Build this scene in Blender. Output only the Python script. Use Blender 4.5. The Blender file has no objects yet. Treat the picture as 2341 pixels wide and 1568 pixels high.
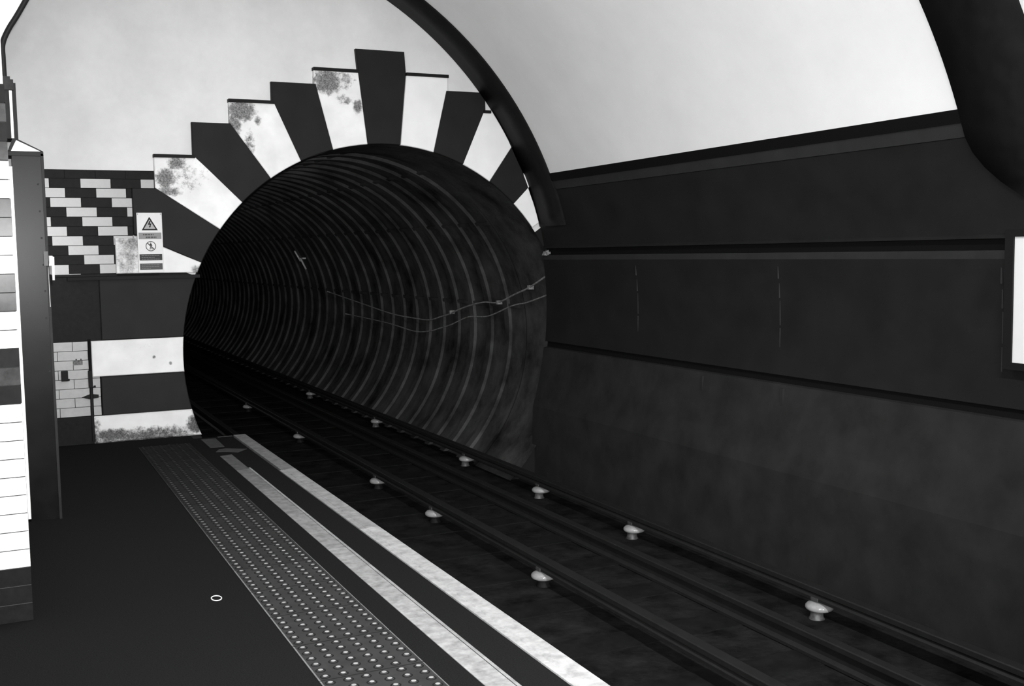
import bpy, math, random
from mathutils import Vector, Matrix
random.seed(4)
SC = bpy.context.scene
COL = SC.collection
PI = math.pi

# ------------------------------------------------------------------ materials
def mat(name, v, rough=.6, var=0.0, scale=6.0, metal=0.0, spec=.5, bump=0.0, bscale=60.0, detail=6.0):
    """neutral grey surface; var = relative mottling by noise"""
    m = bpy.data.materials.new(name); m.use_nodes = True
    nt = m.node_tree; b = nt.nodes['Principled BSDF']
    b.inputs['Base Color'].default_value = (v, v, v, 1)
    b.inputs['Roughness'].default_value = rough
    b.inputs['Metallic'].default_value = metal
    b.inputs['Specular IOR Level'].default_value = spec
    if var or bump:
        g = nt.nodes.new('ShaderNodeNewGeometry')
    if var:
        n = nt.nodes.new('ShaderNodeTexNoise')
        n.inputs['Scale'].default_value = scale; n.inputs['Detail'].default_value = detail
        n.inputs['Roughness'].default_value = .65
        r = nt.nodes.new('ShaderNodeMapRange')
        r.inputs['From Min'].default_value = .3; r.inputs['From Max'].default_value = .7
        r.inputs['To Min'].default_value = v*(1-var); r.inputs['To Max'].default_value = v*(1+var)
        nt.links.new(g.outputs['Position'], n.inputs['Vector'])
        nt.links.new(n.outputs['Fac'], r.inputs['Value'])
        nt.links.new(r.outputs['Result'], b.inputs['Base Color'])
    if bump:
        n2 = nt.nodes.new('ShaderNodeTexNoise'); n2.inputs['Scale'].default_value = bscale
        n2.inputs['Detail'].default_value = 4
        bp = nt.nodes.new('ShaderNodeBump'); bp.inputs['Strength'].default_value = bump
        bp.inputs['Distance'].default_value = .01
        nt.links.new(g.outputs['Position'], n2.inputs['Vector'])
        nt.links.new(n2.outputs['Fac'], bp.inputs['Height'])
        nt.links.new(bp.outputs['Normal'], b.inputs['Normal'])
    return m

def stained(name, v, dark, spots, rough=.55, nscale=22, thr=.5, fine=.10, spec=.3):
    """painted surface with worn patches; spots = (x, z, radius_x, radius_z, strength)"""
    m = mat(name, v, rough, 0, 0, spec=spec); nt = m.node_tree; b = nt.nodes['Principled BSDF']
    g = nt.nodes.new('ShaderNodeNewGeometry')
    sep = nt.nodes.new('ShaderNodeSeparateXYZ'); nt.links.new(g.outputs['Position'], sep.inputs[0])
    n = nt.nodes.new('ShaderNodeTexNoise'); n.inputs['Scale'].default_value = nscale
    n.inputs['Detail'].default_value = 12; n.inputs['Roughness'].default_value = .8
    nt.links.new(g.outputs['Position'], n.inputs['Vector'])
    def M(op, a, c=None, d=None):
        k = nt.nodes.new('ShaderNodeMath'); k.operation = op
        for i, s in enumerate((a, c, d)):
            if s is None: continue
            if isinstance(s, (int, float)): k.inputs[i].default_value = s
            else: nt.links.new(s, k.inputs[i])
        return k.outputs[0]
    acc = None
    for (sx, sz, rx, rz, st) in spots:
        dx = M('DIVIDE', M('SUBTRACT', sep.outputs[0], sx), rx)
        dz = M('DIVIDE', M('SUBTRACT', sep.outputs[2], sz), rz)
        d2 = M('ADD', M('MULTIPLY', dx, dx), M('MULTIPLY', dz, dz))
        f = M('MULTIPLY', M('SUBTRACT', 1.0, d2), st)
        f = M('MAXIMUM', f, -1.0)
        acc = f if acc is None else M('MAXIMUM', acc, f)
    # grime = smoothstep(noise + mask)
    tot = M('ADD', n.outputs['Fac'], M('MULTIPLY', acc, .3)) if acc is not None else n.outputs['Fac']
    r = nt.nodes.new('ShaderNodeMapRange'); r.interpolation_type = 'SMOOTHSTEP'
    r.inputs['From Min'].default_value = thr; r.inputs['From Max'].default_value = thr+.26
    nt.links.new(tot, r.inputs['Value'])
    n3 = nt.nodes.new('ShaderNodeTexNoise'); n3.inputs['Scale'].default_value = 5
    n3.inputs['Detail'].default_value = 5
    nt.links.new(g.outputs['Position'], n3.inputs['Vector'])
    base = nt.nodes.new('ShaderNodeMapRange')
    base.inputs['From Min'].default_value = .3; base.inputs['From Max'].default_value = .7
    base.inputs['To Min'].default_value = v*(1-fine); base.inputs['To Max'].default_value = v*(1+fine)
    nt.links.new(n3.outputs['Fac'], base.inputs['Value'])
    mx = nt.nodes.new('ShaderNodeMix'); mx.data_type = 'FLOAT'
    nt.links.new(r.outputs['Result'], mx.inputs[0])
    n4 = nt.nodes.new('ShaderNodeTexNoise'); n4.inputs['Scale'].default_value = 75; n4.inputs['Detail'].default_value = 6
    n4.inputs['Roughness'].default_value = .75
    nt.links.new(g.outputs['Position'], n4.inputs['Vector'])
    dk = nt.nodes.new('ShaderNodeMapRange')
    dk.inputs['From Min'].default_value = .36; dk.inputs['From Max'].default_value = .64
    dk.inputs['To Min'].default_value = dark*.25; dk.inputs['To Max'].default_value = dark*1.9
    nt.links.new(n4.outputs['Fac'], dk.inputs['Value'])
    nt.links.new(base.outputs['Result'], mx.inputs[2]); nt.links.new(dk.outputs['Result'], mx.inputs[3])
    nt.links.new(mx.outputs[0], b.inputs['Base Color'])
    return m

M = {}
M['plaster'] = mat('white_plaster', .76, .75, .08, 2.2, bump=.15, bscale=14)
M['vault'] = mat('white_vault_paint', .87, .6, .04, 1.6)
M['rib'] = mat('dark_rib_tile', .009, .55, .25, 9, spec=.06)
M['floor'] = mat('dark_platform_asphalt', .0135, .95, .4, 170, spec=.0, bump=.2, bscale=260)
M['coping'] = mat('worn_pale_coping', .36, .8, .30, 14, bump=.2, bscale=120, spec=.2)
M['line'] = mat('worn_white_line', .27, .8, .32, 16, spec=.2)
M['dimline'] = mat('worn_faded_line', .055, .8, .3, 16, spec=.1)
M['groove'] = mat('dark_groove', .02, .8, spec=.1)
M['slab'] = mat('grey_tactile_slab', .034, .8, .22, 9, spec=.1)
M['blister'] = mat('worn_blister_top', .30, .6, .15, 40)
M['dirt'] = mat('dirt_ring', .016, .9, spec=.0)
M['tile_light'] = mat('pale_glazed_tile', .31, .3, .05, 30)
M['tile_dark'] = mat('dark_glazed_tile', .014, .35, .2, 30, spec=.025)
M['tile_white'] = mat('white_glazed_tile', .9, .3, .02, 20)
M['tile_cream'] = mat('cream_glazed_tile', .34, .35, .10, 14)
M['tile_mid'] = mat('mid_grey_glazed_tile', .045, .22, .5, 12, spec=.05)
M['grout_dark'] = mat('dark_grout', .03, .8, spec=.1)
M['grout_black'] = mat('black_grout', .010, .8, spec=.1)
M['grout_pale'] = mat('pale_grout', .06, .8, spec=.1)
M['black_paint'] = stained('black_arch_paint', .016, .11, [], thr=.64, nscale=14, fine=.12, spec=.1)
M['white_paint'] = stained('white_arch_paint', .88, .3, [], thr=.70, nscale=40, fine=.04)
M['dark'] = mat('dark_matt', .012, .6, spec=.1)
M['wall_dark'] = mat('dark_track_wall', .013, .6, .2, 3, spec=.08)
M['wall_band'] = mat('grey_track_wall_band', .026, .6, .15, 5, spec=.1)
M['trim_and_shade'] = mat('black_trim_and_recess_shade', .006, .6, spec=.05)
M['wall_low'] = mat('sooty_lower_wall', .021, .85, .3, 3, spec=.05)
M['joint'] = mat('pale_joint', .035, .6, spec=.1)
M['tunnel'] = mat('sooty_iron_lining', .042, .8, .9, 1.9, bump=.4, bscale=30, detail=9, spec=.15)
M['bed'] = mat('sooty_trackbed', .014, .95, .6, 5, bump=.6, bscale=30, detail=9, spec=.0)
M['sleeper'] = mat('sooty_sleeper', .010, .9, .4, 9, spec=.05)
M['rail'] = mat('dull_rail_steel', .013, .55, .2, 10, spec=.2)
M['porcelain'] = mat('white_porcelain', .27, .14, .10, 30)
M['stem'] = mat('sooty_porcelain', .06, .5, .6, 40)
M['stem_dark'] = mat('black_sooty_stem', .012, .7, .3, 40, spec=.1)
M['iron'] = mat('dull_iron', .05, .5, .2, 40)
M['steel_grey'] = stained('grey_painted_steel', .007, .005, [], thr=.55, nscale=9, fine=.4, rough=.29, spec=.075)
M['steel_dark'] = mat('dark_painted_steel', .012, .5, .2, 20, spec=.15)
M['bright_strip'] = mat('bright_enamel_strip', .85, .3, .05, 20)
M['metal'] = mat('galvanised_metal', .55, .35, .2, 40)
M['bracket'] = mat('dusty_bracket', .22, .6, .3, 40, spec=.2)
M['cable'] = mat('dusty_cable', .24, .6, .6, 20)
M['signwhite'] = mat('sign_white', .66, .4, .04, 20)
M['signgrey'] = mat('sign_mid_grey', .27, .4, spec=.06)
M['signtri'] = mat('sign_triangle_fill', .40, .4, spec=.06)
M['signblack'] = mat('sign_black', .02, .4, spec=.06)
M['signdark'] = mat('sign_dark_panel', .05, .4, spec=.06)
M['signdark2'] = mat('sign_dim_panel', .09, .4, spec=.06)
M['signred'] = mat('sign_ring', .10, .4, spec=.06)
M['signtext'] = mat('sign_text', .19, .4, spec=.06)
M['poster'] = mat('blank_white_poster', .72, .6, spec=.2)
M['frame'] = mat('dark_poster_frame', .010, .5, spec=.1)
M['ring'] = mat('white_plastic', .8, .4)

# ------------------------------------------------------------------ mesh builder
class MB:
    def __init__(s): s.v = []; s.f = []; s.m = []; s.sm = []
    def face(s, idx, m=0, sm=False): s.f.append(tuple(idx)); s.m.append(m); s.sm.append(sm)
    def quad(s, a, b, c, d, m=0):
        n = len(s.v); s.v += [a, b, c, d]; s.face((n, n+1, n+2, n+3), m)
    def box(s, x0, x1, y0, y1, z0, z1, m=0):
        n = len(s.v)
        s.v += [(x0,y0,z0),(x1,y0,z0),(x1,y1,z0),(x0,y1,z0),(x0,y0,z1),(x1,y0,z1),(x1,y1,z1),(x0,y1,z1)]
        for q in ((0,3,2,1),(4,5,6,7),(0,1,5,4),(1,2,6,5),(2,3,7,6),(3,0,4,7)):
            s.face([n+i for i in q], m)
    def prism_y(s, poly, y0, y1, m=0, bev=0.0):
        """polygon in (x,z), front face at y0; bev = chamfer of the front edge"""
        if sum(poly[i][0]*poly[(i+1) % len(poly)][1]-poly[(i+1) % len(poly)][0]*poly[i][1] for i in range(len(poly))) < 0:
            poly = poly[::-1]
        k = len(poly); n = len(s.v)
        def inset(d):
            out = []
            for i in range(k):
                p0, p1, p2 = Vector(poly[i-1]), Vector(poly[i]), Vector(poly[(i+1) % k])
                a = (p1-p0); c = (p2-p1)
                if a.length < 1e-6 or c.length < 1e-6: out.append(tuple(p1)); continue
                a.normalize(); c.normalize()
                na = Vector((-a.y, a.x)); nc = Vector((-c.y, c.x))
                bis = na+nc
                if bis.length < 1e-6: bis = na
                bis.normalize(); dn = max(.35, bis.dot(na))
                out.append(tuple(p1+bis*(d/dn)))
            return out
        if bev:
            pf = inset(bev)
            s.v += [(p[0], y0, p[1]) for p in pf]
            s.v += [(p[0], y0+bev, p[1]) for p in poly]
            s.v += [(p[0], y1, p[1]) for p in poly]
            rings = 3
        else:
            s.v += [(p[0], y0, p[1]) for p in poly]
            s.v += [(p[0], y1, p[1]) for p in poly]
            rings = 2
        s.face(range(n, n+k), m)
        for r in range(rings-1):
            for i in range(k):
                j = (i+1) % k
                s.face((n+r*k+j, n+r*k+i, n+(r+1)*k+i, n+(r+1)*k+j), m)
        s.face([n+(rings-1)*k+i for i in reversed(range(k))], m)
    def prism_z(s, poly, z0, z1, m=0):
        if sum(poly[i][0]*poly[(i+1) % len(poly)][1]-poly[(i+1) % len(poly)][0]*poly[i][1] for i in range(len(poly))) < 0:
            poly = poly[::-1]
        k = len(poly); n = len(s.v)
        s.v += [(p[0], p[1], z0) for p in poly]+[(p[0], p[1], z1) for p in poly]
        s.face([n+i for i in reversed(range(k))], m); s.face([n+k+i for i in range(k)], m)
        for i in range(k):
            j = (i+1) % k; s.face((n+i, n+j, n+k+j, n+k+i), m)
    def extrude_y(s, prof, y0, y1, mats=None, sm=False, closed=False, caps=False):
        """open or closed (x,z) profile swept along y"""
        k = len(prof); n = len(s.v)
        s.v += [(p[0], y0, p[1]) for p in prof]+[(p[0], y1, p[1]) for p in prof]
        for i in range(k if closed else k-1):
            j = (i+1) % k
            s.face((n+i, n+j, n+k+j, n+k+i), mats[i] if mats else 0, sm)
        if caps:
            s.face(range(n, n+k)); s.face(reversed(range(n+k, n+2*k)))
    def lathe(s, c, prof, seg=24, m=0, sm=True):
        n = len(s.v); k = len(prof)
        for r, z in prof:
            for i in range(seg):
                a = 2*PI*i/seg; s.v.append((c[0]+r*math.cos(a), c[1]+r*math.sin(a), c[2]+z))
        for q in range(k-1):
            for i in range(seg):
                j = (i+1) % seg
                s.face((n+q*seg+i, n+q*seg+j, n+(q+1)*seg+j, n+(q+1)*seg+i), m, sm)
        s.face([n+i for i in reversed(range(seg))], m); s.face([n+(k-1)*seg+i for i in range(seg)], m)
    def tube(s, pts, r, seg=10, m=0, closed=False):
        pts = [Vector(p) for p in pts]; n = len(s.v); k = len(pts)
        a = None
        for i, p in enumerate(pts):
            if closed: t = pts[(i+1) % k]-pts[i-1]
            else: t = pts[min(i+1, k-1)]-pts[max(i-1, 0)]
            t.normalize()
            if a is None: a = t.cross(Vector((0, 0, 1)) if abs(t.z) < .9 else Vector((1, 0, 0)))
            a = (a-t*a.dot(t)).normalized(); b = a.cross(t).normalized()
            for q in range(seg):
                th = 2*PI*q/seg; s.v.append(tuple(p+a*(r*math.cos(th))+b*(r*math.sin(th))))
        for i in range(k if closed else k-1):
            i2 = (i+1) % k
            for q in range(seg):
                w = (q+1) % seg
                s.face((n+i*seg+q, n+i*seg+w, n+i2*seg+w, n+i2*seg+q), m, True)
        if not closed:
            s.face([n+q for q in range(seg)], m); s.face([n+(k-1)*seg+q for q in reversed(range(seg))], m)
    def build(s, name, mats, parent=None, origin=None):
        o0 = Vector(origin) if origin else Vector((0, 0, 0))
        me = bpy.data.meshes.new(name)
        me.from_pydata([tuple(Vector(v)-o0) for v in s.v], [], s.f)
        for mm in (mats if isinstance(mats, (list, tuple)) else [mats]):
            me.materials.append(M[mm] if isinstance(mm, str) else mm)
        for p, mi, sm in zip(me.polygons, s.m, s.sm):
            p.material_index = mi; p.use_smooth = sm
        me.update()
        o = bpy.data.objects.new(name, me); COL.objects.link(o)
        if parent:
            o.parent = parent
            w = Vector((0, 0, 0)); q = parent
            while q: w += q.location; q = q.parent
            o.location = o0-w
        else: o.location = o0
        return o

def empty(name, loc=(0, 0, 0)):
    o = bpy.data.objects.new(name, None); o.location = loc; o.empty_display_size = .1
    COL.objects.link(o); return o
def tag(o, label, cat, group=None):
    o['label'] = label; o['category'] = cat
    if group: o['group'] = group
    return o
def struct(o, label=None, cat=None):
    o['kind'] = 'structure'
    if label: o['label'] = label
    if cat: o['category'] = cat
    return o
def smooth_path(pts, n=6):
    P = [Vector(p) for p in pts]; out = []
    for i in range(len(P)-1):
        p0, p1, p2, p3 = P[max(i-1, 0)], P[i], P[i+1], P[min(i+2, len(P)-1)]
        for k in range(n):
            t = k/n
            out.append(.5*((2*p1)+(p2-p0)*t+(2*p0-5*p1+4*p2-p3)*t*t+(3*p1-p0-3*p2+p3)*t**3))
    out.append(P[-1]); return out

# ------------------------------------------------------------------ dimensions (metres)
VX, VZ, VR = 1.745, 1.04, 3.40        # station vault
TX, TZ, TR = 3.39, .70, 1.92          # running tunnel
YE = 9.90                             # plaster face of the end wall
YB = -20.0                             # open end of the modelled platform
BED = -.746
def vault(th, r=VR): return (VX+r*math.cos(th), VZ+r*math.sin(th))
def vx(z, r=VR): return VX+math.sqrt(r*r-(z-VZ)**2)
TH0 = math.asin((2.335-VZ)/VR)

# ------------------------------------------------------------------ setting
b = MB(); N = 90
b.extrude_y([vault(TH0+(PI*1.0-TH0)*i/N) for i in range(N+1)], YB, YE+.05, sm=True)
struct(b.build('ceiling', 'vault'), 'white painted curved vault over the platform and the track', 'ceiling')

b = MB()
b.box(VX-VR-.05, 1.825, YB, 9.66, BED, 0)
b.box(VX-VR-.05, 1.50, 9.66, YE+.05, BED, 0)
b.box(1.825, 1.93, YB, 9.64, BED, -.06)
struct(b.build('floor', 'floor'), 'dark asphalt platform floor', 'floor')

b = MB()
b.box(1.93, 5.02, YB, YE, BED-.25, BED)
b.box(2.0, 4.78, YE, 46, BED-.25, BED)
struct(b.build('ground', 'bed'), 'sooty dark trackbed below the platform edge', 'trackbed')

# right-hand track wall
prof = [vault(TH0)]; mi = []
def seg(x, z, m): prof.append((x, z)); mi.append(m)
seg(vx(2.335)-.012, 2.334, 1); seg(vx(2.262)-.012, 2.262, 1); seg(vx(2.26), 2.26, 2); seg(vx(2.184), 2.184, 2)
seg(vx(2.182)+.008, 2.182, 0)
for i in range(1, 7): seg(vx(2.182-.09*i)+.008, 2.182-.09*i, 0)
seg(vx(1.62)-.008, 1.634, 0); seg(vx(1.62)-.008, 1.615, 0)
seg(vx(1.61)+.03, 1.612, 1); seg(vx(1.55)+.03, 1.55, 1); seg(vx(1.548), 1.548, 0); seg(vx(1.5), 1.50, 2)  # groove recess coloured near black, its shadow band painted in
for i in range(1, 9): seg(vx(1.5-.1*i), 1.5-.1*i, 0)
seg(vx(.66), .66, 0); seg(vx(.66)+.03, .655, 1); seg(vx(.60)+.03, .60, 1); seg(vx(.60)-.01, .595, 3)  # recess above the lower wall takes the dark colour as painted shadow
for i in range(1, 7): seg(vx(.595-.1*i)-.01, .595-.1*i, 3)
seg(4.96, -.2, 3); seg(4.95, BED-.1, 3)
b = MB(); b.extrude_y(prof, YB, YE+.05, mats=mi, sm=False)
for y in (8.18, 6.25, 4.32, 2.39):
    for z0, z1 in ((.86, 1.0), (1.02, 1.2), (1.22, 1.34), (1.36, 1.48)):
        xa = vx((z0+z1)/2)
        b.box(xa-.004, xa+.02, y-.003, y+.003, z0, z1, 4)
b.box(vx(.5)-.02, vx(.4)+.02, 6.145, 6.175, .22, .57, 3)
b.box(vx(.5)-.02, vx(.4)+.02, 7.13, 7.15, .30, .57, 3)
struct(b.build('wall_right', ['wall_dark', 'trim_and_shade', 'wall_band', 'wall_low', 'joint']),
       'dark tiled wall beyond the track, curving up to the white vault', 'wall')

# dark ribs round the vault
def rib(name, y0, y1, curved, label):
    b = MB(); n = 110; a0 = math.asin((1.84-VZ)/VR); a1 = PI*1.0
    k = 0
    for i in range(n+1):
        th = a0+(a1-a0)*i/n; z = VZ+VR*math.sin(th); yf = y1
        if curved and i < n/2 and z < 2.22: yf = y1-.34*((2.22-z)/.40)**2
        for r, y in ((VR+.01, y0), (VR-.014, y0+.004), (VR-.014, yf-.004), (VR+.01, yf)):
            p = vault(th, r); b.v.append((p[0], y, p[1]))
        if i:
            for q in range(3):
                c = 4*i+q; b.face((c-4, c-3, c+1, c), 0, q == 1)
    b.face((0, 1, 2, 3))
    struct(b.build(name, 'rib'), label, 'arch rib')
rib('trim_1', 9.345, 9.875, False, 'dark rib round the vault just before the end wall')
rib('trim_2', 3.86, 4.43, True, 'dark rib round the vault beside the white poster')
rib('trim_3', -1.6, -1.07, True, 'dark rib round the vault behind the camera position')

# end wall with the tunnel mouth
b = MB(); n = 180; R0 = TR+.006
ring = []
for i in range(n):
    a = 2*PI*i/n; d = Vector((math.cos(a), math.sin(a)))
    c = Vector((TX, TZ)); o = c-Vector((VX, VZ)); rr = VR+.06
    bb = o.dot(d); dist = -bb+math.sqrt(max(bb*bb-(o.dot(o)-rr*rr), 0))
    if d.y < 0: dist = min(dist, (TZ-(BED-.1))/(-d.y)) if d.y < -1e-6 else dist
    if d.y < -1e-6 and d.x > 1e-6: dist = max(dist, min((5.14-TX)/d.x, (TZ-(BED-.1))/(-d.y)))
    dist = max(dist, R0+.004)
    ring.append((c+d*R0, c+d*dist))
for i in range(n):
    (p0, q0), (p1, q1) = ring[i], ring[(i+1) % n]
    dk = 1 if (p0.y < 1.75 and p0.x > TX) or p0.y < 1.44 else 0
    b.quad((p0.x, YE, p0.y), (q0.x, YE, q0.y), (q1.x, YE, q1.y), (p1.x, YE, p1.y), dk)
    b.quad((p0.x, YE, p0.y), (p1.x, YE, p1.y), (p1.x, YE+.3, p1.y), (p0.x, YE+.3, p0.y), 1)
    b.quad((q0.x, YE+.3, q0.y), (p0.x, YE+.3, p0.y), (p1.x, YE+.3, p1.y), (q1.x, YE+.3, q1.y))
struct(b.build('wall_end', ['plaster', 'dark']), 'white plastered end wall around the tunnel mouth', 'wall')

# tiled lower half of the end wall
b = MB(); YT = 9.885; W_, H_ = .243, .0805; g = .0022
b.box(-1.6, 1.30, YT+.004, YE-.001, 1.43, 2.337, 0)
b.box(-1.6, .80, YT+.004, YE-.001, 0, 1.43, 0)
b.box(.69, 1.30, YT+.004, YE-.001, .3, .9, 0)
def tile(x0, x1, z0, z1, m):
    x0 = max(x0, -1.6)
    if x1-x0 > .01: b.box(x0+g, x1-g, YT, YT+.01, z0+g, z1-g, m)
for i in range(-10, 3):                      # dark top course
    x0 = .814+W_*i
    tile(x0, min(x0+W_, 1.30), 2.263, 2.337, 2)
for k in range(10):
    z1 = 2.263-H_*k
    for i in range(-11, 4):
        x0 = .692+.1215*k+W_*i
        light = (i % 2 == 0)
        if x0 < 1.29: tile(x0, min(x0+W_, 1.29), z1-H_, z1, 1 if light else 2)
b.box(-1.6, .95, YT-.012, YT+.01, 1.435, 1.452, 2)
b.box(.43, .66, YT-.014, YT-.010, 1.4545, 1.4600, 3)
b.box(-1.6, .80, YT, YT+.01, .887, 1.43, 2)
for k in range(8):
    z1 = .884-H_*k
    for i in range(-10, 2):
        x0 = .565+(.1215 if k % 2 else 0)+W_*i-(.12 if k % 2 else 0)*.0
        tile(x0, min(x0+W_, .775), z1-H_, z1, 3)
b.box(-1.6, .78, YT-.012, YT+.01, 0, .238, 2)
struct(b.build('trim_4', ['grout_black', 'tile_light', 'tile_dark', 'tile_cream']),
       'chequered dark and pale wall tiling left of the tunnel mouth', 'wall tiling')

# pillar and bulkhead at the left
YP = 5.12; PC = .0803
b = MB(); XE = .0775
b.box(-1.6, XE-.003, YP+.006, 7.3, 0, 29*PC, 0)
scheme = ['d']*3+['w']*9+['d', 'm', 'd', 'w', 'w', 'm', 'm', 'w', 'w', 'm', 'm', 'w', 'w', 'm', 'd', 'm', 'd']
mm = {'d': 1, 'w': 2, 'm': 3}
for k, cch in enumerate(scheme):
    for i in range(7):
        x1 = XE-W_*i-(W_/2 if (k % 2 and i) else 0)
        x0 = XE-W_*(i+1)-(W_/2 if k % 2 else 0)
        b.box(x0+.0013, x1-(.0013 if i else 0), YP, YP+.02, k*PC+.0023, (k+1)*PC-.0023, mm[cch])
    # return tiles on the platform side
    for i in range(9):
        b.box(XE-.02, XE, YP+.022+W_*i, YP+.0195+W_*(i+1), k*PC+.0013, (k+1)*PC-.0013, mm[cch])
for k in (1, 2, 3): b.box(-1.6, XE-.001, YP-.0006, YP+.01, k*PC-.0012, k*PC+.0012, 5)
b.box(-1.6, XE-.005, YP+.002, 7.3, 29*PC, 4.42, 4)
b.prism_y([(-1.6, 0), (.10, 0), (.10, 2.87), (.25, 3.15), (.62, 3.83), (.62, 4.25), (-1.6, 4.25)], 7.33, 7.48, 4)
struct(b.build('wall_left', ['grout_dark', 'tile_dark', 'tile_white', 'tile_mid', 'plaster', 'grout_pale']),
       'banded white grey and black tiled wall end at the left', 'wall')

# tunnel lining
b = MB(); n = 96
pr = [(YE-.04, TR), (10.75, TR)]
y = 10.80
while y < 46:
    pr += [(y, 1.935), (y+.06, 1.935), (y+.07, 1.968), (y+.43, 1.968), (y+.445, 1.935)]
    y += .508
for (yy, r) in pr:
    for i in range(n):
        a = 2*PI*i/n; b.v.append((TX+r*math.cos(a), yy, TZ+r*math.sin(a)))
for q in range(len(pr)-1):
    for i in range(n):
        j = (i+1) % n
        b.face((q*n+i, (q+1)*n+i, (q+1)*n+j, q*n+j), 0, False)
e = (len(pr)-1)*n
b.face([e+i for i in range(n)])
for a in (8, 38, 64, 90, 116, 142, 172):
    a = math.radians(a)
    d = Vector((math.cos(a), math.sin(a))); t = Vector((-d.y, d.x))*.02
    p = [Vector((TX, TZ))+d*1.945-t, Vector((TX, TZ))+d*1.945+t, Vector((TX, TZ))+d*1.99+t, Vector((TX, TZ))+d*1.99-t]
    b.prism_y([(q.x, q.y) for q in p], 10.8, 40)
struct(b.build('tunnel_lining', 'tunnel'), 'dark ribbed iron lining of the running tunnel', 'tunnel')

# ------------------------------------------------------------------ arch blocks round the mouth
def arc(p, q, n=10):
    """points on the mouth circle from p towards q"""
    a0 = math.atan2(p[1]-TZ, p[0]-TX); a1 = math.atan2(q[1]-TZ, q[0]-TX)
    rb = TR+.003
    return [(TX+rb*math.cos(a0+(a1-a0)*i/n), TZ+rb*math.sin(a0+(a1-a0)*i/n)) for i in range(n+1)]
def on(p):
    d = Vector((p[0]-TX, p[1]-TZ)).normalized()*TR; return (TX+d.x, TZ+d.y)
def clip_vault(poly):
    out = []; c = Vector((VX, VZ)); R = VR-.02
    k = len(poly)
    for i in range(k):
        p, q = Vector(poly[i]), Vector(poly[(i+1) % k])
        m = max(1, int((q-p).length/.02))
        for s in range(m):
            w = p.lerp(q, s/m)
            if (w-c).length > R:
                w = c+(w-c).normalized()*R
            if not out or (Vector(out[-1])-w).length > .004: out.append(tuple(w))
    return out
# joints on the mouth circle (left side), and steps of the outer outline
J = [(3.226, 2.60), (2.898, 2.533), (2.594, 2.426), (2.315, 2.268), (2.048, 2.058), (1.85, 1.817), (1.66, 1.535)]
J = [on(p) for p in J]
# outer corners for left blocks: lower-left joint point on the stepped outline
L = [
 # (poly outer part from the upper joint to the lower joint)
 ('white', [(3.150, 3.298), (2.727, 3.298), (2.727, 3.150), (2.744, 3.146)], 0, 1),
 ('black', [(2.744, 3.150), (2.333, 3.150), (2.333, 2.978), (2.350, 2.955)], 1, 2),
 ('white', [(2.350, 2.978), (1.950, 2.978), (1.950, 2.768), (1.958, 2.760)], 2, 3),
 ('black', [(1.958, 2.764), (1.621, 2.764), (1.621, 2.480), (1.635, 2.455)], 3, 4),
 ('white', [(1.635, 2.478), (1.293, 2.478), (1.293, 2.190), (1.304, 2.178)], 4, 5),
 ('black', [(1.304, 2.186), (1.100, 2.186), (1.100, 1.792)], 5, 6),
]
lab_l = [
 'white arch block touching the black keystone on its left, big flaking stain on top',
 'black arch block between the white blocks with stained tops, left of keystone',
 'white arch block with dark blistered stain down its upper left edge',
 'black arch block standing stepped above the lowest large stained white block',
 'white arch block lowest on the left slope, mottled stain across its upper half',
 'black arch block behind the warning sign, left of the tunnel mouth']
lab_r = [
 'clean white arch block touching the black keystone on its right',
 'black arch block right of the clean white one, running under the vault rib',
 'white diamond-like arch block cut off by the vault rib on the right slope',
 'black arch block between the two white ones beside the vault rib',
 'small white arch block lowest at the right, wedged against the vault rib']
spots = {
 0: [(2.85, 3.17, .16, .13, 1.3), (3.02, 3.20, .10, .10, .6), (3.02, 3.02, .10, .05, .6), (3.14, 2.96, .06, .08, 1.0)],
 2: [(2.06, 2.88, .15, .11, 1.3), (1.99, 2.75, .07, .14, 1.0), (2.12, 2.58, .05, .16, .55), (2.20, 2.80, .04, .05, .8)],
 4: [(1.38, 2.27, .10, .10, 1.2), (1.48, 2.41, .10, .08, .9), (1.55, 2.30, .18, .14, .25), (1.40, 2.16, .14, .05, .8)],
}
YF = 9.85
def arch_block(poly, colour, label, cap=None, material=None, bev=.006):
    cx = sum(p[0] for p in poly)/len(poly); cz = min(p[1] for p in poly)
    b = MB(); b.prism_y(poly, YF, YE+.02, 0, bev)
    o = b.build('arch_block', material or ('white_paint' if colour == 'white' else 'black_paint'), None, (cx, YF, cz))
    tag(o, label, 'arch block', 'black and white blocks around the tunnel mouth')
    if cap:
        x0, x1, z = cap
        c = MB(); c.box(x0-.004, x1+.004, YF-.022, YE+.01, z-.002, z+.026)
        c.build('capping', 'dark', o, (x0, YF, z))
    return o
# keystone
key = [(3.613, 3.492), (3.133, 3.492), (3.150, 3.30)]+arc(J[0], (2*3.387-J[0][0], J[0][1]))+[(3.624, 3.30)]
arch_block(key, 'black', 'tall black keystone block at the crown of the tunnel arch')
for i, (colr, outer, a, c) in enumerate(L):
    poly = list(outer)+list(reversed(arc(J[a], J[c])))
    m = stained('white_arch_paint_stained_%d' % i, .86, .17, spots[i]) if i in spots else None
    cap = (outer[1][0], outer[0][0], outer[0][1]-.026) if colr == 'white' else None
    arch_block(poly, colr, lab_l[i], cap, m)
    if i < 5:
        pr_ = [(2*3.3885-p[0]+.003, p[1]) for p in poly]
        pr_ = clip_vault(pr_)
        x0 = 2*3.3885-outer[0][0]; x1 = min(2*3.3885-outer[1][0], vx(outer[0][1])-.045)
        arch_block(pr_, colr, lab_r[i], (x0, x1, outer[0][1]-.026) if (colr == 'white' and i == 0) or i == 2 else None)
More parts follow.
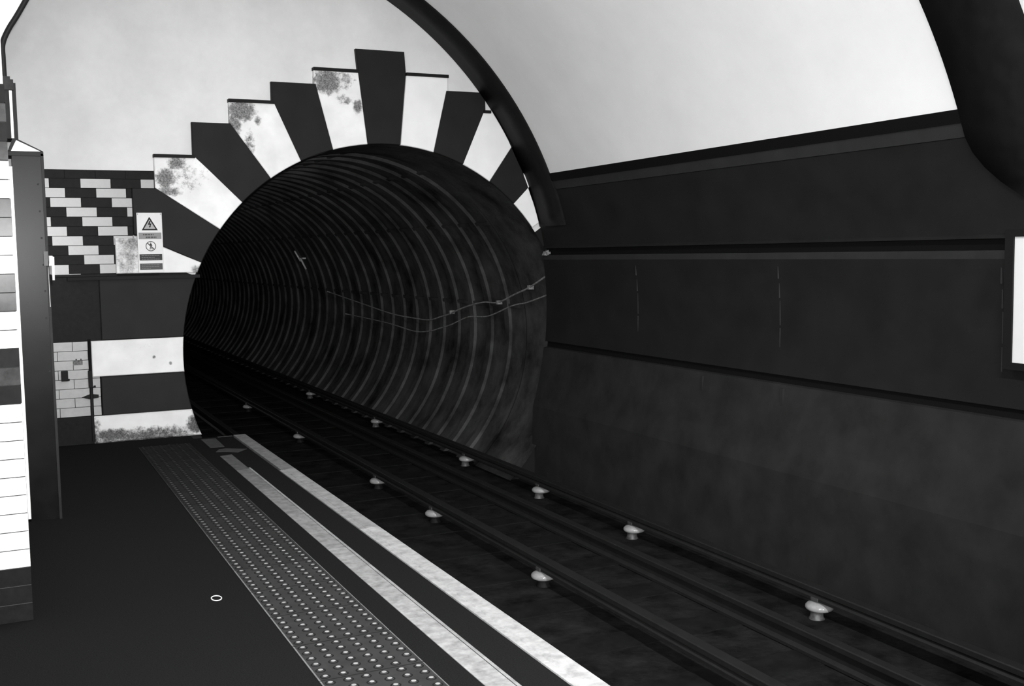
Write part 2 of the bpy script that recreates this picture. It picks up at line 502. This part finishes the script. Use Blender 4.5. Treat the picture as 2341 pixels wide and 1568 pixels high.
# lower left side
sill = stained('white_stained_springer', .80, .22, [(1.06, 1.62, .17, .22, .42), (1.10, 1.72, .07, .08, .8), (1.62, 1.47, .07, .05, .8)], nscale=8, thr=.47)
arch_block([(.945, 1.455), (.945, 1.757), (1.095, 1.757), (1.095, 1.782)]+arc(J[6], (1.61, 1.455), 4), 'white',
           'white arch block with grimy patches behind the lower half of warning sign', None, sill)
def left_arc(z0, z1, n=6):
    return [(TX-math.sqrt(TR*TR-(z-TZ)**2), z) for z in [z0+(z1-z0)*i/n for i in range(n+1)]]
o = arch_block([(.80, .889), (.80, 1.43)]+left_arc(1.43, .889), 'black', 'wide black block between warning sign and upper white jamb block')
c = MB(); c.box(.55, 1.635, YF-.035, YE, 1.405, 1.432); c.build('ledge', 'dark', o, (.8, YF, 1.4))
jm = stained('white_jamb_paint', .74, .2, [(1.05, .82, .3, .05, .15), (1.22, .72, .02, .02, 1.2), (1.36, .66, .02, .02, 1.2)], nscale=18, thr=.6)
arch_block([(.712, .577), (.712, .884)]+left_arc(.884, .577), 'white', 'white jamb block beside the conduit, just below the wide black block', None, jm)
arch_block([(.78, .242), (.78, .572)]+left_arc(.572, .242), 'black', 'black jamb block between the two white jamb blocks at left')
bt = stained('white_base_paint', .70, .07, [(.85, .06, .2, .07, 1.0), (1.15, .03, .5, .09, .8), (1.56, .10, .10, .10, 1.2), (.72, .05, .05, .2, .6)], nscale=20, thr=.48)
arch_block([(.705, .0), (.70, .236)]+left_arc(.236, .0), 'white', 'white base block with grimy bottom standing on the platform floor', None, bt, .012)

# ------------------------------------------------------------------ warning sign
sg = tag(empty('warning_sign', (1.231, 9.84, 1.457)), 'white warning sign with black triangle and barred figure beside tunnel mouth', 'sign')
def sx(u): return 1.231+u            # u from the sign's centre, w up from its foot
YS = 9.835
b = MB(); b.prism_y([(sx(-.105), 1.457), (sx(.105), 1.457), (sx(.105), 1.974), (sx(-.105), 1.974)], YS, YS+.012, 0, .002)
b.build('plate', 'signwhite', sg)
def z_(w): return 1.457+w
def poly(name, pts, m, d=.0012, par=sg):
    b = MB(); b.prism_y([(sx(u), z_(w)) for u, w in pts], YS-d, YS+.001); return b.build(name, m, par)
tri = poly('triangle', [(-.067, .366), (.067, .366), (.003, .478), (-.003, .478)], 'signblack')
poly('triangle_fill', [(-.048, .378), (.048, .378), (0, .459)], 'signtri', .002, tri)
poly('bolt', [(-.002, .446), (.010, .446), (.002, .424), (.016, .424), (.006, .400), (.012, .402), (.0, .386), (-.006, .402), (-.001, .402), (.002, .414), (-.014, .414)], 'signblack', .0028, tri)
def words(par, rows, m, d, seed):
    rnd = random.Random(seed)
    b = MB()
    for (u0, u1, w, h) in rows:
        u = u0
        while u < u1-.006:
            l = rnd.uniform(.008, .024); e = min(u+l, u1)
            b.prism_y([(sx(u), z_(w)), (sx(e), z_(w)), (sx(e), z_(w+h)), (sx(u), z_(w+h))], YS-d, YS)
            u = e+.004
    b.build('text_rows', m, par)
gp = poly('grey_panel', [(-.094, .290), (.094, .290), (.094, .346), (-.094, .346)], 'signgrey')
words(gp, [(-.058, .03, .323, .012), (-.036, .056, .300, .012)], 'signdark2', .002, 1)
def circle(r0, r1, name, m, d, par, cu, cw):
    b = MB(); n = 40
    for i in range(n):
        a0, a1 = 2*PI*i/n, 2*PI*(i+1)/n
        b.prism_y([(sx(cu+r0*math.cos(a0)), z_(cw+r0*math.sin(a0))), (sx(cu+r1*math.cos(a0)), z_(cw+r1*math.sin(a0))),
                   (sx(cu+r1*math.cos(a1)), z_(cw+r1*math.sin(a1))), (sx(cu+r0*math.cos(a1)), z_(cw+r0*math.sin(a1)))], YS-d, YS)
    return b.build(name, m, par)
CU, CW = .003, .229
rg = circle(.037, .0435, 'prohibition_ring', 'signred', .0014, sg, CU, CW)
s = .0283
b = MB(); b.prism_y([(sx(CU-s-.003), z_(CW+s-.003)), (sx(CU-s+.003), z_(CW+s+.003)), (sx(CU+s+.003), z_(CW-s+.003)), (sx(CU+s-.003), z_(CW-s-.003))], YS-.002, YS)
b.build('bar', 'signred', rg)
b = MB()
n = 12
b.prism_y([(sx(CU+.0045*math.cos(2*PI*i/n)), z_(CW+.026+.0045*math.sin(2*PI*i/n))) for i in range(n)], YS-.0016, YS)
for pts in ([(-.006, .02), (.006, .02), (.006, -.004), (-.005, -.004)], [(-.006, .019), (-.014, .006), (-.011, .003), (-.003, .013)],
            [(.005, .019), (.014, .004), (.011, .002), (.003, .012)], [(-.005, -.003), (-.011, -.029), (-.006, -.029), (.001, -.005)],
            [(.0, -.003), (.008, -.028), (.013, -.027), (.006, -.003)]):
    b.prism_y([(sx(CU+u), z_(CW+w)) for u, w in pts], YS-.0016, YS)
b.build('walking_figure', 'signblack', rg)
d1 = poly('dark_panel', [(-.094, .107), (.094, .107), (.094, .160), (-.094, .160)], 'signdark')
words(d1, [(-.078, .07, .146, .006), (-.078, .03, .130, .006), (-.078, .07, .114, .006)], 'signtext', .002, 2)
d2 = poly('dim_panel', [(-.094, .026), (.094, .026), (.094, .080), (-.094, .080)], 'signdark2')
words(d2, [(-.078, .07, .066, .006), (-.078, .07, .050, .006), (-.078, -.005, .035, .006)], 'signtext', .002, 3)
for u in (-.095, .095):
    b = MB(); n = 10
    b.prism_y([(sx(u+.004*math.cos(2*PI*i/n)), z_(.505+.004*math.sin(2*PI*i/n))) for i in range(n)], YS-.004, YS)
    b.build('screw', 'iron', sg)

# ------------------------------------------------------------------ small fittings on the lower left tiling
b = MB(); b.box(.465, .518, YT-.05, YT, .556, .640)
b.box(.468, .512, YT-.056, YT-.05, .562, .634); b.box(.512, .530, YT-.03, YT-.005, .556, .572)
tag(b.build('socket_box', 'dark', None, None), 'small black socket box on the cream tiles beside the conduit', 'box')
o = empty('name_plate', (.60, YT, .70)); tag(o, 'small worn label plate on cream tiles above the black socket box', 'plate')
b = MB(); b.box(.563, .640, YT-.004, YT+.002, .683, .722); b.build('plate', mat('worn_plate', .10, .6, .9, 60), o)
for q in (.59, .628): 
    b = MB(); b.box(q-.005, q+.005, YT-.006, YT, .727, .737); b.build('bolt', 'dark', o)
o = empty('conduit', (.700, YT, 0)); tag(o, 'dark vertical conduit between cream tiles and the white jamb block', 'conduit')
b = MB(); b.tube([(.698, 9.862, .02), (.698, 9.862, .90)], .013, 12); b.build('pipe', 'dark', o)
b = MB(); b.box(.678, .7105, 9.838, YT-.001, .49, .63); b.build('junction_box', 'dark', o)
b = MB(); b.prism_y([(.69, .43), (.62, .405), (.68, .385), (.755, .395), (.755, .42)], 9.866, YT-.001); b.build('clip', 'dark', o)
b = MB(); b.prism_y([(.72, .50), (.712, .485), (.735, .485), (.735, .50)], 9.862, YT-.001); b.build('clip', 'dark', o)

# ------------------------------------------------------------------ grey cabinet, hood and box at the left
cab = tag(empty('cabinet', (.10, 7.1, 0)), 'tall grey steel cabinet with studded edge beside the banded tiled wall', 'cabinet')
b = MB(); b.box(.126, .284, 7.10, 7.32, .0, 2.222); b.build('door_panel', 'steel_grey', cab)
b = MB(); b.box(.284, .299, 7.085, 7.325, 0, 2.214); b.box(.09, .299, 7.085, 7.325, 2.200, 2.226)
b.box(.088, .107, 7.085, 7.325, 0, 2.21); b.build('frame', 'steel_dark', cab)
b = MB(); b.box(.1085, .1255, 7.075, 7.32, .02, 2.135); b.build('edge_strip', 'bright_strip', cab)
for x, z in ((.262, 2.035), (.264, 1.874), (.266, 1.714), (.269, 1.554), (.270, 1.396), (.269, 1.233), (.270, 1.07), (.271, .91)):
    b = MB(); n = 10
    b.prism_y([(x+.006*math.cos(2*PI*i/n), z+.006*math.sin(2*PI*i/n)) for i in range(n)], 7.092, 7.10)
    b.build('screw', 'steel_dark', cab)
b = MB(); b.box(.270, .294, 7.06, 7.10, 1.548, 1.634); b.build('lock_box', 'iron', cab)
b = MB(); b.prism_y([(.298, 1.548), (.313, 1.548), (.313, 1.46), (.325, 1.46), (.3285, 1.60), (.303, 1.607)], 7.07, 7.09); b.build('hasp', 'metal', cab)
b = MB(); b.tube([(.2925, 7.08, 1.54), (.2935, 7.08, 1.30)], .0022, 6); b.build('rod', 'metal', cab)
hood = tag(empty('hood', (.20, 7.1, 2.226)), 'sloping white wedge with dark edge on top of the grey cabinet', 'hood')
b = MB(); b.prism_y([(.124, 2.2265), (.284, 2.2265), (.155, 2.290)], 7.08, 7.32); b.build('wedge', 'bright_strip', hood)  # white colour stands in for glare on the sloping top
b = MB(); b.prism_y([(.155, 2.290), (.284, 2.2265), (.297, 2.2265), (.154, 2.300), (.135, 2.300), (.107, 2.2265), (.124, 2.2265)], 7.07, 7.32); b.build('edge', 'steel_dark', hood)
sb = tag(empty('sign_box', (.13, 7.1, 2.30)), 'narrow dark box with bright vertical strip above the grey cabinet', 'box')
b = MB(); b.box(.088, .168, 7.10, 7.32, 2.30, 2.625); b.build('body', mat('dark_box_paint', .018, .5, .2, 20, spec=.1), sb)
b = MB(); b.box(.131, .1455, 7.088, 7.10, 2.302, 2.578); b.build('strip', 'bright_strip', sb)
b = MB(); b.box(.10, .140, 7.085, 7.32, 2.582, 2.66); b.box(.14, .156, 7.085, 7.32, 2.582, 2.643); b.build('cap', mat('grey_cap_paint', .03, .5, .3, 30, spec=.1), sb)
b = MB(); b.tube(smooth_path([(.111, 7.20, 2.655), (.110, 7.20, 2.78), (.113, 7.20, 2.865), (.150, 7.20, 2.955), (.246, 7.20, 3.12), (.60, 7.20, 3.78), (.80, 7.20, 4.28)]), .016, 12)
tag(b.build('cable_pipe', 'steel_dark', None), 'dark cable pipe rising from the narrow box and slanting up to the vault', 'pipe')

# ------------------------------------------------------------------ platform markings
pv = tag(empty('tactile_paving', (1.217, 3.0, 0)), 'strip of grey blistered tactile paving along the platform', 'paving')
TX0, TX1 = 1.010, 1.428
def slab_mesh():
    b = MB(); w = TX1-TX0; d = .0020
    b.box(0+d, w-d, d, .4-d, -.02, .004, 0)
    b.box(d, w-d, 0, .0032, -.02, .0047, 2)
    px = w/6
    for i in range(6):
        for j in range(6):
            cx, cy = px*(i+.5), .4/6*(j+.5)
            n0 = len(b.v); k = 12
            for r, z in ((.0210, .0045), (.0150, .0050), (.0098, .0084), (.0062, .0094)):
                for q in range(k):
                    a = 2*PI*q/k; b.v.append((cx+r*math.cos(a), cy+r*math.sin(a), z))
            for s_ in range(3):
                for q in range(k):
                    w2 = (q+1) % k
                    b.face((n0+s_*k+q, n0+s_*k+w2, n0+(s_+1)*k+w2, n0+(s_+1)*k+q), (2, 0, 1)[s_], s_ > 0)
            b.face([n0+3*k+q for q in range(k)], 1)
    # outer margins worn pale
    b.box(d, .008, d, .4-d, .0038, .0046, 3); b.box(w-.006, w-d, d, .4-d, .0038, .0046, 3)
    return b
M['margin'] = mat('worn_margin', .16, .7, .3, 30)
falloff_tones = {}
proto = slab_mesh().build('paving_slab', ['slab', 'blister', 'dirt', 'margin'], pv)
first = True
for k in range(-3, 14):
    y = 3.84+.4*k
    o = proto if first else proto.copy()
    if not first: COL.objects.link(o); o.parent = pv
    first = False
    if y > 5.2:                                   # light falloff put into the colours: slabs darken toward the far end
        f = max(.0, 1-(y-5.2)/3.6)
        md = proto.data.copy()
        md.materials[0] = mat('falloff_tactile_slab', .013+.021*f, .85, .2, 9, spec=.05)
        md.materials[1] = mat('falloff_blister_top', .022+.30*f*f, .7, .25, 40, spec=.2)
        md.materials[3] = mat('falloff_margin', .015+.13*f*f, .8, .3, 30, spec=.1)
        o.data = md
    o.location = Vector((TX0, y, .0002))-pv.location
def strip(name, polys, m, label, cat, h=.0025):
    b = MB()
    for p in polys: b.prism_z(p, .0, h)
    return tag(b.build(name, m), label, cat)
def rect(x0, x1, y0, y1): return [(x0, y0), (x1, y0), (x1, y1), (x0, y1)]
ln = empty('platform_line', (1.60, 3, 0)); tag(ln, 'worn white line between tactile paving and the pale platform edge', 'line')
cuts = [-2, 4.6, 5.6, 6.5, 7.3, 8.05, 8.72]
for y0, y1, v in zip(cuts, cuts[1:], (.30, .27, .235, .20, .16, .10)):  # stripe tone drops along the platform, light falloff painted into it
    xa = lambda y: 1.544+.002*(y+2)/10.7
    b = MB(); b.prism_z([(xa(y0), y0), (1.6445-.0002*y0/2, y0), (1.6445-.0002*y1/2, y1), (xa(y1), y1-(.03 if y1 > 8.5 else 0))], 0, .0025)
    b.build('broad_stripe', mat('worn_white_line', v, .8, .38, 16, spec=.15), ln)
b = MB(); b.prism_z([(1.6505, -2), (1.665, -2), (1.6615, 8.1), (1.647, 8.1)], 0, .0025); b.build('narrow_stripe', 'line', ln)
b = MB(); b.prism_z([(1.6445, -2), (1.651, -2), (1.647, 7.4), (1.6435, 7.4)], 0, .0012); b.build('groove', 'groove', ln)
strip('line_patch', [[(1.548, 9.585), (1.672, 9.575), (1.663, 9.12), (1.547, 9.12)]], 'dimline', 'faded white line patch at the far end of platform', 'line')
strip('cross_mark', [[(1.552, 8.90), (1.60, 9.01), (1.656, 9.02), (1.806, 8.91), (1.71, 8.79), (1.64, 8.86)]], 'dimline', 'faded cross mark where the white line breaks off', 'line')
strip('end_mark', [rect(1.70, 1.83, 9.625, 9.655)], 'dimline', 'thin pale edge strip at the far end of the platform', 'line')
M['coping2'] = mat('falloff_coping', .22, .85, .3, 14, bump=.2, bscale=120, spec=.1)  # darker far coping, dimming of the light put into its colour
cp = tag(empty('platform_edge', (1.89, 3, 0)), 'pale worn coping along the platform edge above the track', 'platform edge')
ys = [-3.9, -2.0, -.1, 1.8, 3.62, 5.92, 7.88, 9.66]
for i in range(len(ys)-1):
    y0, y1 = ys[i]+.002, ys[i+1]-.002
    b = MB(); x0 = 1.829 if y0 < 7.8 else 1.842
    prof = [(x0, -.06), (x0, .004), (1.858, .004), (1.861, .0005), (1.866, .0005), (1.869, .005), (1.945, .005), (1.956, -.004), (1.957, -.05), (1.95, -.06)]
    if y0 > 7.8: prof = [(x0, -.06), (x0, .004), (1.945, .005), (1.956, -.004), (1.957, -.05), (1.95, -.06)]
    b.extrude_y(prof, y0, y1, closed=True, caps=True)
    b.build('coping_slab', mat('worn_pale_coping', .42 if y0 < 3.5 else .37 if y0 < 5.8 else .29 if y0 < 7.8 else .19, .8, .32, 14, bump=.2, bscale=120, spec=.15), cp)  # worn slabs; tone steps down with distance to paint in light falloff
b = MB(); k = 28
b.tube([(.854+.0225*math.cos(2*PI*i/k), 5.035+.038*math.sin(2*PI*i/k), .0026) for i in range(k)], .0026, 8, closed=True)
tag(b.build('plastic_ring', 'ring'), 'thin white plastic ring lying on the dark platform floor', 'ring')

# ------------------------------------------------------------------ track
def rail(name, x, z0, z1, hw, ww, y0, y1, m, label, cat):
    h = z1-z0
    p = [(-hw*1.0, 0), (hw*1.0, 0), (hw*1.0, .018), (ww, .034), (ww, h-.045), (hw, h-.034), (hw, h-.006), (hw-.006, h), (-hw+.006, h), (-hw, h-.006), (-hw, h-.034), (-ww, h-.045), (-ww, .034), (-hw*1.0, .018)]
    b = MB(); b.extrude_y([(x+q[0], z0+q[1]) for q in p], y0, y1, closed=True, caps=True)
    return tag(b.build(name, m), label, cat)
RX, FX = 3.352, 4.577
rail('running_rail', RX-.752, -.738, -.60, .035, .010, YB, 44, 'rail', 'dark running rail on the side towards the platform', 'rail')
rail('running_rail', RX+.752, -.738, -.60, .035, .010, YB, 44, 'rail', 'dark running rail on the side towards the right wall', 'rail')
rail('conductor_rail', RX, -.628, -.545, .038, .022, YB, 44, 'rail', 'dark conductor rail on insulators between the running rails', 'rail')
rail('conductor_rail', FX, -.628, -.545, .038, .022, YB, 44, 'rail', 'dark conductor rail on insulators along the right wall', 'rail')
b = MB(); b.box(2.24, 4.30, -.125, .125, BED-.02, -.740)
sl = b.build('sleeper', 'sleeper'); first = True
for k in range(22):
    y = 2.47+.738*k
    o = sl if first else sl.copy()
    if not first: COL.objects.link(o)
    first = False
    o.location = (0, y, 0); tag(o, 'soot-dark sleeper across the trackbed', 'sleeper', 'sleepers under the rails')
def insulator(x, y, far):
    o = empty('insulator', (x, y, BED))
    b = MB(); b.lathe((x, y, -.688), [(.050, -.004), (.076, -.001), (.086, .007), (.089, .018), (.086, .030), (.072, .042), (.048, .050), (.03, .0535)], 32)
    b.build('porcelain_disc', 'porcelain', o)
    b = MB()
    sxo = x-(.022 if far else 0)
    b.lathe((sxo, y, 0), [(.050, BED+.001), (.050, -.742), (.042, -.730), (.038, -.690)], 20)
    b.build('stem', 'stem' if far else 'stem_dark', o)
    b = MB(); b.lathe((x, y, 0), [(.034, -.6345), (.034, -.6285)], 16); b.build('cap', 'iron', o)
    b = MB(); b.box(x-.046, x-.0385, y-.03, y+.03, -.6275, -.6085); b.build('clip', 'iron', o)
    return o
near_names = ['large pale insulator under the middle conductor rail, first of its row',
              'second pale insulator along the middle conductor rail, before the tunnel mouth',
              'third pale insulator along the middle conductor rail, at the tunnel mouth',
              'fourth dim insulator along the middle conductor rail, inside the tunnel',
              'fifth faint insulator along the middle conductor rail, deep in the tunnel']
far_names = ['large pale insulator under the outer conductor rail, first of its row by the poster',
             'second pale insulator of the outer conductor rail, below the track wall joint',
             'third pale insulator of the outer conductor rail, between rail and right wall',
             'fourth pale insulator of the outer conductor rail, just inside the tunnel mouth',
             'fifth dim insulator of the outer conductor rail, inside the tunnel',
             'sixth faint insulator of the outer conductor rail, deep in the tunnel']
for y, l in zip((6.586, 8.649, 10.19, 13.25, 16.3), near_names): tag(insulator(RX, y, False), l, 'insulator', 'insulators of the middle conductor rail')
for y, l in zip((5.172, 7.359, 9.02, 10.81, 13.9, 17.28), far_names): tag(insulator(FX, y, True), l, 'insulator', 'insulators of the outer conductor rail')

# ------------------------------------------------------------------ tunnel fittings
c1 = [(5.05, 9.95, 1.30), (5.22, 10.447, 1.209), (5.244, 10.879, 1.116), (5.264, 11.356, 1.011), (5.267, 11.771, .997), (5.274, 12.184, .945), (5.281, 12.549, .881), (5.287, 12.854, .813), (5.289, 13.242, .749), (5.29, 13.643, .689), (5.29, 14.233, .685), (5.29, 15.153, .705), (5.28, 16.5, .80), (5.26, 18.5, .95)]
c2 = [(5.08, 9.95, 1.12), (5.26, 10.584, 1.038), (5.269, 10.992, .984), (5.285, 11.693, .832), (5.288, 12.29, .794), (5.29, 12.87, .665), (5.287, 13.245, .599), (5.283, 13.635, .536), (5.28, 14.218, .502), (5.27, 15.4, .56), (5.27, 17.5, .60)]
def inner(p, r=1.875):
    d = Vector((p[0]-TX, p[2]-TZ)).normalized()*r; return (TX+d.x, p[1], TZ+d.y)
b = MB(); b.tube(smooth_path([inner(p) for p in c1]), .010, 8)
tag(b.build('cable', 'cable'), 'upper of two pale cables sagging along the tunnel wall', 'cable')
b = MB(); b.tube(smooth_path([inner(p) for p in c2]), .008, 8)
tag(b.build('cable', 'cable'), 'lower of two pale cables sagging along the tunnel wall', 'cable')
for i, (p, l) in enumerate((((5.22, 10.45, 1.209), 'small pale cable bracket on tunnel wall nearest to the mouth'),
                            ((5.264, 11.356, 1.011), 'small pale cable bracket at second hump of the upper cable'),
                            ((5.287, 12.854, .83), 'small pale cable bracket at the deepest hump of the upper cable'))):
    q = inner(p, 1.87); b = MB(); b.box(q[0]-.012, q[0]+.05, q[1]-.02, q[1]+.02, q[2]-.022, q[2]+.022)
    tag(b.build('cable_bracket', 'bracket', None, q), l, 'bracket', 'brackets of the tunnel cables')
b = MB(); b.prism_y([(5.07, 1.545), (5.125, 1.54), (5.125, 1.60), (5.09, 1.585)], 9.845, 9.90); b.box(5.085, 5.12, 9.80, 9.85, 1.556, 1.58)
tag(b.build('cable_bracket', 'bracket'), 'small pale bracket where right wall meets the tunnel mouth', 'bracket')
b = MB()
for (p, q) in (((5.00, 19.55, 1.70), (5.10, 19.53, 1.50)), ((5.08, 19.45, 1.56), (5.17, 19.40, 1.35))):
    p, q = inner(p, 1.84), inner(q, 1.84); b.tube([p, Vector(p).lerp(Vector(q), .5), q], .016, 8)
b.box(5.07, 5.13, 19.44, 19.52, 1.52, 1.545)
tag(b.build('flange_glint_bars', 'metal'), 'pair of pale slanted bars on the wall deep inside the tunnel', 'bracket')  # pale bars standing in for highlights on the far flanges

# ------------------------------------------------------------------ poster on the right wall
ps = tag(empty('poster', (5.10, 3.0, .9)), 'blank white poster in a dark frame on the right track wall', 'poster')
PX = 5.085
b = MB(); b.box(PX, PX+.004, 1.2, 4.205, .925, 1.622); b.build('sheet', 'poster', ps)
b = MB()
b.box(PX-.012, PX+.03, 4.205, 4.26, .885, 1.662); b.box(PX-.012, PX+.03, 1.15, 1.2, .885, 1.662)
b.box(PX-.012, PX+.03, 1.2, 4.205, .885, .925); b.box(PX-.012, PX+.03, 1.2, 4.205, 1.622, 1.662)
b.build('frame', 'frame', ps)

# ------------------------------------------------------------------ light
def area(name, loc, sx_, sy_, e, rot=(0, 0, 0)):
    l = bpy.data.lights.new(name, 'AREA'); l.shape = 'RECTANGLE'; l.size = sx_; l.size_y = sy_; l.energy = e
    o = bpy.data.objects.new(name, l); o.location = loc; o.rotation_euler = rot; COL.objects.link(o); return o
for y, e in ((6.2, 40), (.9, 190), (-1.3, 210), (-8, 700), (-10.2, 700), (-12.4, 700), (-14.6, 700), (-16.8, 700), (-19, 700)):
    area('fluorescent_lamp', (1.5, y, 4.28), .25, 1.6, e)
fl = bpy.data.lights.new('camera_flash', 'SPOT'); fl.energy = 1800; fl.shadow_soft_size = .03
fl.spot_size = math.radians(79); fl.spot_blend = 1.0
fo = bpy.data.objects.new('camera_flash', fl); fo.location = (.05, -.03, 1.68); COL.objects.link(fo)
fo.rotation_euler = Vector((math.sin(math.radians(22.5)), math.cos(math.radians(22.5)), .05)).to_track_quat('-Z', 'Y').to_euler()
for y in (13.5, 20.0):
    tl = bpy.data.lights.new('tunnel_fill', 'POINT'); tl.energy = 8; tl.shadow_soft_size = .08  # added unseen fill that lifts the dark inside the tunnel
    to = bpy.data.objects.new('tunnel_fill', tl); to.location = (1.85, y, 1.5); COL.objects.link(to)
w = bpy.data.worlds.new('World'); SC.world = w; w.use_nodes = True
w.node_tree.nodes['Background'].inputs[0].default_value = (1, 1, 1, 1)
w.node_tree.nodes['Background'].inputs[1].default_value = .5

# ------------------------------------------------------------------ camera
cam = bpy.data.cameras.new('camera'); co = bpy.data.objects.new('camera', cam); COL.objects.link(co)
cam.sensor_width = 36; cam.lens = 2471/2341*36; cam.clip_start = .05; cam.clip_end = 200
yaw, pitch, roll = .44457546, -.0839029, -.01654785
fwd = Vector((math.sin(yaw)*math.cos(pitch), math.cos(yaw)*math.cos(pitch), math.sin(pitch)))
rt = Vector((math.cos(yaw), -math.sin(yaw), 0)); up = rt.cross(fwd)
r2 = rt*math.cos(roll)+up*math.sin(roll); u2 = -rt*math.sin(roll)+up*math.cos(roll)
m3 = Matrix((r2, u2, -fwd)).transposed()
co.matrix_world = Matrix.Translation((0, 0, 1.5836)) @ m3.to_4x4()
SC.camera = co
vs = SC.view_settings; SC.display_settings.display_device = 'sRGB'
vs.view_transform = 'Standard'; vs.look = 'None'; vs.gamma = 1; vs.exposure = .2; vs.use_curve_mapping = False
